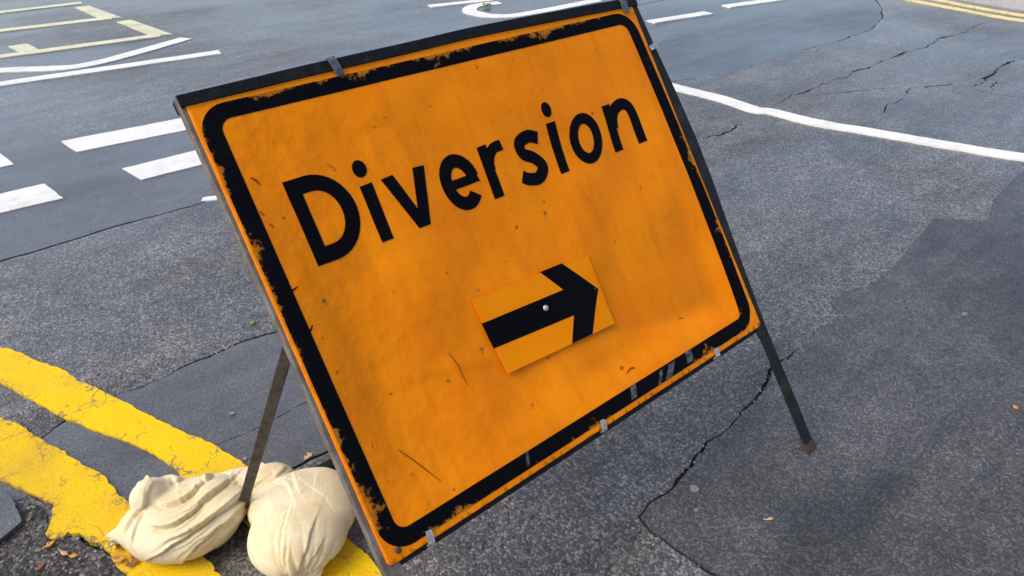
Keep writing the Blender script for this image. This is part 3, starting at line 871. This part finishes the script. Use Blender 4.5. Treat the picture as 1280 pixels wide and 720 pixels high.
# steel clips folded over the edge of plate and frame
def clip(x, y, ang, mat, w=0.013, l=0.036, back=0.012):
    """ang: direction (deg) from plate inwards in sign coordinates"""
    d = Vector((math.cos(math.radians(ang)), math.sin(math.radians(ang))))
    t = Vector((-d.y, d.x))
    prof = [(l * 0.5, 0.003), (l * 0.5, 0.0055), (0.004, 0.0075), (-l * 0.28, 0.0075), (-l * 0.5, 0.004), (-l * 0.5 - 0.002, -back), (-l * 0.5 + 0.001, -back), (-l * 0.28, 0.003)]
    V, F = [], []
    c = Vector((x, y))
    for s in (-w / 2, w / 2):
        for u, h in prof:
            q = c + d * u + t * s
            V.append(sp(q.x, q.y, h + 0.0015))
    n = len(prof)
    for k in range(n):
        F.append((k, (k + 1) % n, n + (k + 1) % n, n + k))
    F.append(tuple(range(n))[::-1]); F.append(tuple(n + k for k in range(n)))
    o = link('clip', V, F, mat, sign)
    bm = bmesh.new(); bm.from_mesh(o.data); bmesh.ops.recalc_face_normals(bm, faces=bm.faces); bm.to_mesh(o.data); bm.free()
clip(0.275, 0.008, 82, 'clip_grey', 0.014, 0.036)
clip(1.006, 0.010, 95, 'clip_grey', 0.016, 0.036)
clip(1.046, 0.118, 172, 'clip', 0.012, 0.026)
clip(0.092, 0.803, -80, 'clip', 0.011, 0.026)
clip(0.504, 0.803, -78, 'clip', 0.010, 0.024)
clip(0.862, 0.805, -80, 'clip', 0.011, 0.022)

# ------------------------------------------------------------------ sandbag
def sandbag():
    def ico(bm, c, r, rot=(0, 0, 0)):
        from mathutils import Euler
        m = Matrix.Translation(c) @ Euler([math.radians(a) for a in rot]).to_matrix().to_4x4() @ Matrix.Diagonal((*r, 1))
        bmesh.ops.create_icosphere(bm, subdivisions=4, radius=1.0, matrix=m)
    bm = bmesh.new()
    # left half
    ico(bm, (-0.172, 0.752, 0.056), (0.116, 0.098, 0.064), (0, 0, -24))
    ico(bm, (-0.225, 0.792, 0.045), (0.068, 0.062, 0.046), (0, 0, -20))
    ico(bm, (-0.120, 0.740, 0.066), (0.082, 0.076, 0.052), (0, -4, -20))
    ico(bm, (-0.203, 0.812, 0.100), (0.040, 0.034, 0.052), (20, -15, 0))
    ico(bm, (-0.170, 0.815, 0.085), (0.040, 0.030, 0.040), (0, 0, 0))
    ico(bm, (-0.274, 0.812, 0.038), (0.034, 0.020, 0.018), (0, 12, -28))
    # neck over the cross bar
    ico(bm, (-0.045, 0.748, 0.056), (0.085, 0.050, 0.042), (0, -2, -25))
    ico(bm, (0.010, 0.712, 0.060), (0.060, 0.058, 0.040), (0, 0, 0))
    ico(bm, (0.000, 0.635, 0.054), (0.066, 0.075, 0.050), (0, 0, 10))
    # right half
    ico(bm, (0.038, 0.590, 0.066), (0.106, 0.106, 0.066), (0, 0, 20))
    ico(bm, (-0.004, 0.545, 0.064), (0.106, 0.098, 0.064), (0, 0, 20))
    ico(bm, (-0.030, 0.470, 0.045), (0.030, 0.030, 0.026), (0, 0, 0))
    me = bpy.data.meshes.new('tmp'); bm.to_mesh(me); bm.free()
    ob = bpy.data.objects.new('tmp', me); col.objects.link(ob)
    m = ob.modifiers.new('r', 'REMESH'); m.mode = 'VOXEL'; m.voxel_size = 0.0023
    m = ob.modifiers.new('s', 'SMOOTH'); m.iterations = 26; m.factor = 0.6
    dg = bpy.context.evaluated_depsgraph_get()
    ev = ob.evaluated_get(dg)
    em = bpy.data.meshes.new_from_object(ev)
    bpy.data.objects.remove(ob)
    em.update()
    N = [v.normal.copy() for v in em.vertices]
    K = Vector((-0.045, 0.446, 0.042)); RC = Vector((0.025, 0.585, 0.075))
    kx = (K - RC).normalized(); k1 = kx.cross(Vector((0, 0, 1))).normalized(); k2 = kx.cross(k1)
    A = Vector((-0.010, 0.720, 0.085)); B_ = Vector((-0.28, 0.815, 0.015))
    ax = (B_ - A).normalized(); LA = (B_ - A).length
    e1 = ax.cross(Vector((0, 0, 1))).normalized(); e2 = ax.cross(e1)
    # creases laid out on an oblique elevation of the sack (metres along U and W)
    U = Vector((0.76053, -0.64857, -0.03099)); W = Vector((0.35198, 0.37170, 0.85904)); T = U.cross(W)
    left_creases = [[(-0.545, -0.4228), (-0.5928, -0.4569), (-0.6474, -0.4945), (-0.7055, -0.5303), (-0.7328, -0.5491)], [(-0.5587, -0.4467), (-0.5928, -0.4808), (-0.6304, -0.515), (-0.6611, -0.5457), (-0.6748, -0.5628)], [(-0.5587, -0.4603), (-0.5791, -0.491), (-0.5996, -0.5218), (-0.6133, -0.5525)], [(-0.5996, -0.4091), (-0.627, -0.4364), (-0.6611, -0.4671), (-0.6918, -0.4808), (-0.7192, -0.4808), (-0.7362, -0.4706)], [(-0.6338, -0.3886), (-0.6509, -0.4159), (-0.6748, -0.4364), (-0.7021, -0.4467), (-0.7328, -0.4432)], [(-0.7465, -0.4125), (-0.7567, -0.4467), (-0.7772, -0.4808), (-0.784, -0.4945)], [(-0.7533, -0.4569), (-0.7601, -0.4876), (-0.7635, -0.5115)], [(-0.7226, -0.4091), (-0.7123, -0.4176)], [(-0.6679, -0.4057), (-0.6474, -0.4159), (-0.6611, -0.4228)], [(-0.5723, -0.433), (-0.6338, -0.4808), (-0.6884, -0.5047)]]
    right_creases = [[(-0.5116, -0.4148), (-0.4899, -0.3898), (-0.4632, -0.3981), (-0.4398, -0.4165)], [(-0.5099, -0.4165), (-0.4832, -0.4081), (-0.4598, -0.4165), (-0.4431, -0.4331)], [(-0.5132, -0.4181), (-0.5049, -0.4365), (-0.5099, -0.4465)], [(-0.4231, -0.57), (-0.4398, -0.5232), (-0.4465, -0.4799), (-0.4482, -0.4398)], [(-0.4265, -0.57), (-0.4498, -0.5232), (-0.4615, -0.4832)], [(-0.4165, -0.5666), (-0.4031, -0.5232), (-0.3948, -0.4832), (-0.3898, -0.4598)], [(-0.4131, -0.5683), (-0.3864, -0.5232), (-0.3697, -0.4965)], [(-0.4298, -0.5716), (-0.4598, -0.5499), (-0.4765, -0.5366)], [(-0.4098, -0.57), (-0.3697, -0.5433), (-0.3297, -0.5199)], [(-0.4248, -0.57), (-0.4298, -0.5232), (-0.4331, -0.4865)], [(-0.4932, -0.3864), (-0.4365, -0.4031), (-0.3898, -0.4231), (-0.3631, -0.4498)], [(-0.4331, -0.3731), (-0.4165, -0.3964), (-0.4098, -0.4165)]]
    cre = []
    for lst, la in ((left_creases, (11, 9, 7, 12, 12, 8, 5, 11, 11, 6)), (right_creases, (5, 4.5, 6, 5, 3.5, 4.5, 2.5, 2, 2.5, 4, 0.8, 0.8))):
        for c, amp in zip(lst, la):
            pts = catmull([Vector(q) for q in c], 5)
            cre.append((pts, amp * 0.00145, min(p.x for p in pts) - .04, max(p.x for p in pts) + .04, min(p.y for p in pts) - .04, max(p.y for p in pts) + .04))
    for c, amp in zip(left_creases[:6] + right_creases[:4], (4, 4, 3, 4, 4, 3, 2.5, 2.5, 2, 2)):
        for off in (-0.0105, 0.0115):          # finer gathers beside the main folds
            q = [Vector(w_) for w_ in c]
            tn = (q[-1] - q[0]).normalized()
            pts = catmull([w_ + Vector((-tn.y, tn.x)) * off * (0.6 + 0.5 * math.sin(k_ * 1.7 + off * 900)) for k_, w_ in enumerate(q)], 5)
            pts = pts[:max(4, int(len(pts) * (0.55 + 0.35 * abs(math.sin(amp * 7 + off * 500)))))]
            cre.append((pts, amp * 0.00095, min(p.x for p in pts) - .04, max(p.x for p in pts) + .04, min(p.y for p in pts) - .04, max(p.y for p in pts) + .04))
    def ridge(t):
        return 1.0 - 2.0 * (1 - abs(math.sin(t))) ** 1.6
    for i, v in enumerate(em.vertices):
        p = v.co.copy(); n = N[i]
        nz = noise.noise(p * 9); nz2 = noise.noise(p * 24 + Vector((3, 1, 7)))
        d = 0.0040 * nz + 0.0016 * nz2
        face = smoothstep(-0.05, 0.35, n.dot(T))
        if face > 0:
            wob = noise.noise_vector(p * 30) * 0.0028
            x = p.dot(U) - 0.07667 + wob.x; y = p.dot(W) - 0.75672 + wob.y
            for pts, amp, x0, x1, y0, y1 in cre:
                flip = 1 if (pts[-1].x - pts[0].x) > 0 else -1
                if not (x0 < x < x1 and y0 < y < y1):
                    continue
                best = 9.0; bt = 0; side = 1
                m = len(pts) - 1
                for k in range(m):
                    a = pts[k]; b = pts[k + 1]
                    dx, dy = b.x - a.x, b.y - a.y
                    t = ((x - a.x) * dx + (y - a.y) * dy) / (dx * dx + dy * dy + 1e-12)
                    t = 0.0 if t < 0 else 1.0 if t > 1 else t
                    ex, ey = x - a.x - t * dx, y - a.y - t * dy
                    q = ex * ex + ey * ey
                    if q < best:
                        best = q; bt = (k + t) / m; side = 1 if dx * ey - dy * ex > 0 else -1
                q = math.sqrt(best)
                env = math.sin(math.pi * (0.10 + 0.82 * bt)) ** 0.7 * face
                wv = 0.0030
                # pleat: cloth on the upper side laps over the lower side
                if side * flip > 0:
                    d += 0.62 * amp * env * math.exp(-q / 0.017)
                else:
                    d -= 0.75 * amp * env * math.exp(-(q / 0.0045) ** 1.2)
        back = 1 - face
        if back > 0 and p.x < 0.02:
            s = (p - A).dot(ax) / LA
            q = p - A
            d += back * 0.006 * ridge(math.atan2(q.dot(e2), q.dot(e1)) * 5 + s * 2 + nz * 2) * smoothstep(1.0, 0.2, s)
        dk = (p - K).length
        if dk < 0.16:
            q = p - K
            an = math.atan2(q.dot(k2), q.dot(k1))
            d += 0.0035 * math.exp(-(dk / 0.06) ** 1.6) * ridge(an * 7.5 + nz * 2.2)
            d -= 0.016 * math.exp(-(dk / 0.026) ** 2)
        v.co = p + n * d
    bs = bmesh.new(); bs.from_mesh(em)
    for _ in range(2):
        bmesh.ops.smooth_vert(bs, verts=bs.verts, factor=0.45, use_axis_x=True, use_axis_y=True, use_axis_z=True)
    bs.to_mesh(em); bs.free()
    # settle on the ground
    for v in em.vertices:
        if v.co.z < 0.012:
            v.co.z = 0.0105 + 0.10 * (v.co.z - 0.012) * 0.2
            v.co.z = max(v.co.z, 0.0098)
    em.materials.clear(); em.materials.append(MAT['canvas'])
    em.polygons.foreach_set('use_smooth', [True] * len(em.polygons))
    em.update()
    o = bpy.data.objects.new('sandbag', None)
    col.objects.link(o)
    o.location = (-0.07, 0.68, 0)
    c = bpy.data.objects.new('sack', em); col.objects.link(c)
    c.parent = o; c.matrix_parent_inverse = Matrix.Translation((0.07, -0.68, 0))
    tag(o, 'cream canvas sandbag slumped over the rear leg of the orange sign', 'sandbag')
    def tube(name, pts, r, mat, closed=False):
        P = catmull(pts, 6, closed)
        V, F = [], []
        for i, p in enumerate(P):
            t = (P[min(i + 1, len(P) - 1)] - P[max(0, i - 1)]).normalized()
            a = t.orthogonal().normalized(); b = t.cross(a)
            for k in range(6):
                an = k * math.tau / 6
                V.append(p + (a * math.cos(an) + b * math.sin(an)) * r)
        m = len(P)
        for i in range(m if closed else m - 1):
            for k in range(6):
                F.append((i * 6 + k, i * 6 + (k + 1) % 6, ((i + 1) % m) * 6 + (k + 1) % 6, ((i + 1) % m) * 6 + k))
        t_ = link(name, V, F, mat, None, smooth=True)
        t_.parent = o; t_.matrix_parent_inverse = Matrix.Translation((0.07, -0.68, 0))
    # frayed mouth of the sack, gathered into a ruffle
    def ruffle(base, direc, r0, r1, ln, waves, seed):
        direc = Vector(direc).normalized(); a_ = direc.orthogonal().normalized(); b_ = direc.cross(a_)
        V, F = [], []
        nA, nR = 72, 7
        for j in range(nR):
            t = j / (nR - 1)
            for i_ in range(nA):
                an = i_ * math.tau / nA
                w_ = math.sin(waves * an + seed) + 0.5 * math.sin((waves + 3) * an + seed * 2 + t)
                rr_ = r0 + (r1 - r0) * t ** 1.2 + w_ * 0.003 * t
                h_ = ln * t + 0.005 * t * math.sin(2 * an + seed) + 0.004 * t * math.cos((waves + 1) * an)
                V.append(Vector(base) + direc * h_ + (a_ * math.cos(an) + b_ * math.sin(an)) * rr_)
        for j in range(nR - 1):
            for i_ in range(nA):
                F.append((j * nA + i_, j * nA + (i_ + 1) % nA, (j + 1) * nA + (i_ + 1) % nA, (j + 1) * nA + i_))
        t_ = link('gathered_mouth', V, F, 'canvas', None, smooth=True)
        t_.parent = o; t_.matrix_parent_inverse = Matrix.Translation((0.07, -0.68, 0))
        sm_ = t_.modifiers.new('thickness', 'SOLIDIFY'); sm_.thickness = 0.0014
    ruffle((-0.205, 0.808, 0.122), (-0.25, -0.05, 0.85), 0.014, 0.021, 0.015, 5, 0.7)
    ruffle((-0.284, 0.812, 0.034), (-0.75, 0.30, 0.15), 0.008, 0.013, 0.020, 4, 2.1)
    ring = []
    for k in range(10):
        a = k * math.tau / 10
        ring.append(Vector((-0.037, 0.462, 0.045)) + (k1 * math.cos(a) + k2 * math.sin(a)) * (0.012 + 0.002 * math.sin(3 * a)))
    tube('tie_cord', ring, 0.0032, 'string', True)
    tube('loose_string', [(-0.205, 0.855, 0.060), (-0.212, 0.885, 0.030), (-0.218, 0.902, 0.0105), (-0.208, 0.915, 0.0095), (-0.192, 0.918, 0.010)], 0.0022, 'string')
sandbag()

# ------------------------------------------------------------------ litter
def leaf(x, y, z, l, w, ang, curl, mat, label, group=None):
    r = random.Random(int((x + 10) * 1000))
    V, F = [], []
    n = 7
    for i in range(n):
        t = i / (n - 1)
        hw = w * math.sin(math.pi * (0.06 + 0.9 * t)) * r.uniform(0.35, 1.25)
        tw = r.uniform(-0.35, 0.35)
        for s in (-1, 0, 1):
            u = (t - 0.5) * l; v = s * hw
            h = curl * l * (abs(t - 0.5) * 2) ** 2 + 0.35 * hw * abs(s) + 0.0012 + max(0.0, tw * s) * hw * 2
            V.append((u * math.cos(ang) - v * math.sin(ang), u * math.sin(ang) + v * math.cos(ang), h))
    for i in range(n - 1):
        for s in range(2):
            a = i * 3 + s
            F.append((a, a + 1, a + 4, a + 3))
    o = link('fallen_leaf', V, F, mat, None, smooth=True)
    o.location = (x, y, z)
    sm = o.modifiers.new('thickness', 'SOLIDIFY'); sm.thickness = 0.0006
    tag(o, label, 'leaf', group)
leaf(0.783, -0.044, 0.0026, 0.024, 0.005, -0.6, 0.10, 'leaf_tan', 'tan leaf fragment lying on dark asphalt patch below the sign')
leaf(1.549, -0.247, 0.0026, 0.020, 0.005, 1.0, 0.15, 'leaf_amber', 'small amber leaf scrap alone on the dark asphalt patch')
leaf(0.290, 1.461, 0.002, 0.020, 0.006, 0.4, 0.12, 'leaf_green', 'tiny green leaf on rough asphalt beside the frame edge')
leaf(3.963, 4.862, 0.008, 0.11, 0.045, 0.4, 0.10, 'leaf_green', 'green leaf lying on curved white road marking')
leaf(0.138, 0.80, 0.003, 0.030, 0.008, 0.3, 0.12, 'leaf_tan', 'pale tan leaf beside the black cross bar behind the sandbag')
for (x, y, l, w, a, m, c) in ((-0.404, 0.925, 0.026, 0.008, 0.2, 'leaf_amber', 'broad amber shrivelled leaf scrap lying in the dark gritty gutter'),
                              (-0.386, 0.882, 0.038, 0.005, 1.9, 'leaf_tan', 'long tan curled leaf lying in the dark gritty gutter'),
                              (-0.372, 0.858, 0.022, 0.007, 2.4, 'leaf_amber', 'small amber leaf scrap touching the long tan leaf in gutter'),
                              (-0.432, 0.875, 0.024, 0.007, 0.9, 'leaf_brown', 'dark brown leaf in open gritty gutter away from the yellow line'),
                              (-0.418, 1.04, 0.022, 0.005, 1.4, 'leaf_brown', 'small brown leaf in gutter beside the raised slate grey asphalt piece')):
    leaf(x, y, 0.0075, l, w, a, 0.16, m, c, 'leaf scraps in the gutter')
for (x, y, l, w, a, m, c) in ((-0.288, 0.812, 0.030, 0.012, 0.4, 'leaf_amber', 'crumpled amber leaf under the pointed tip of the sandbag'),
                              (-0.276, 0.772, 0.032, 0.010, 1.2, 'leaf_brown', 'long brown leaf pressed against the base of the sandbag'),
                              (-0.304, 0.780, 0.030, 0.012, 2.2, 'leaf_amber', 'crumpled amber leaf on the yellow line edge next to gutter'),
                              (-0.286, 0.750, 0.024, 0.010, 0.1, 'leaf_brown', 'small brown leaf on yellow line beside the long brown leaf')):
    leaf(x, y, 0.0105, l, w, a, 0.22, m, c, 'leaves heaped by the sandbag')

def gum(x, y, z, r):
    pts = [(x + r * (1 + 0.18 * math.sin(3 * a + x * 40)) * math.cos(a), y + r * (1 + 0.15 * math.cos(2 * a + y * 30)) * math.sin(a)) for a in [k * math.tau / 14 for k in range(14)]]
    sheet('gum_spot', [pts], 'gum', z, 0.003, (), road)
for x, y, r in ((0.739, 0.117, 0.010), (0.690, 0.075, 0.004), (0.066, 1.086, 0.007), (1.9, 0.02, 0.008), (0.02, 0.90, 0.006)):
    gum(x, y, 0.0045, r)

scn.render.resolution_x = 1024
scn.render.resolution_y = 576
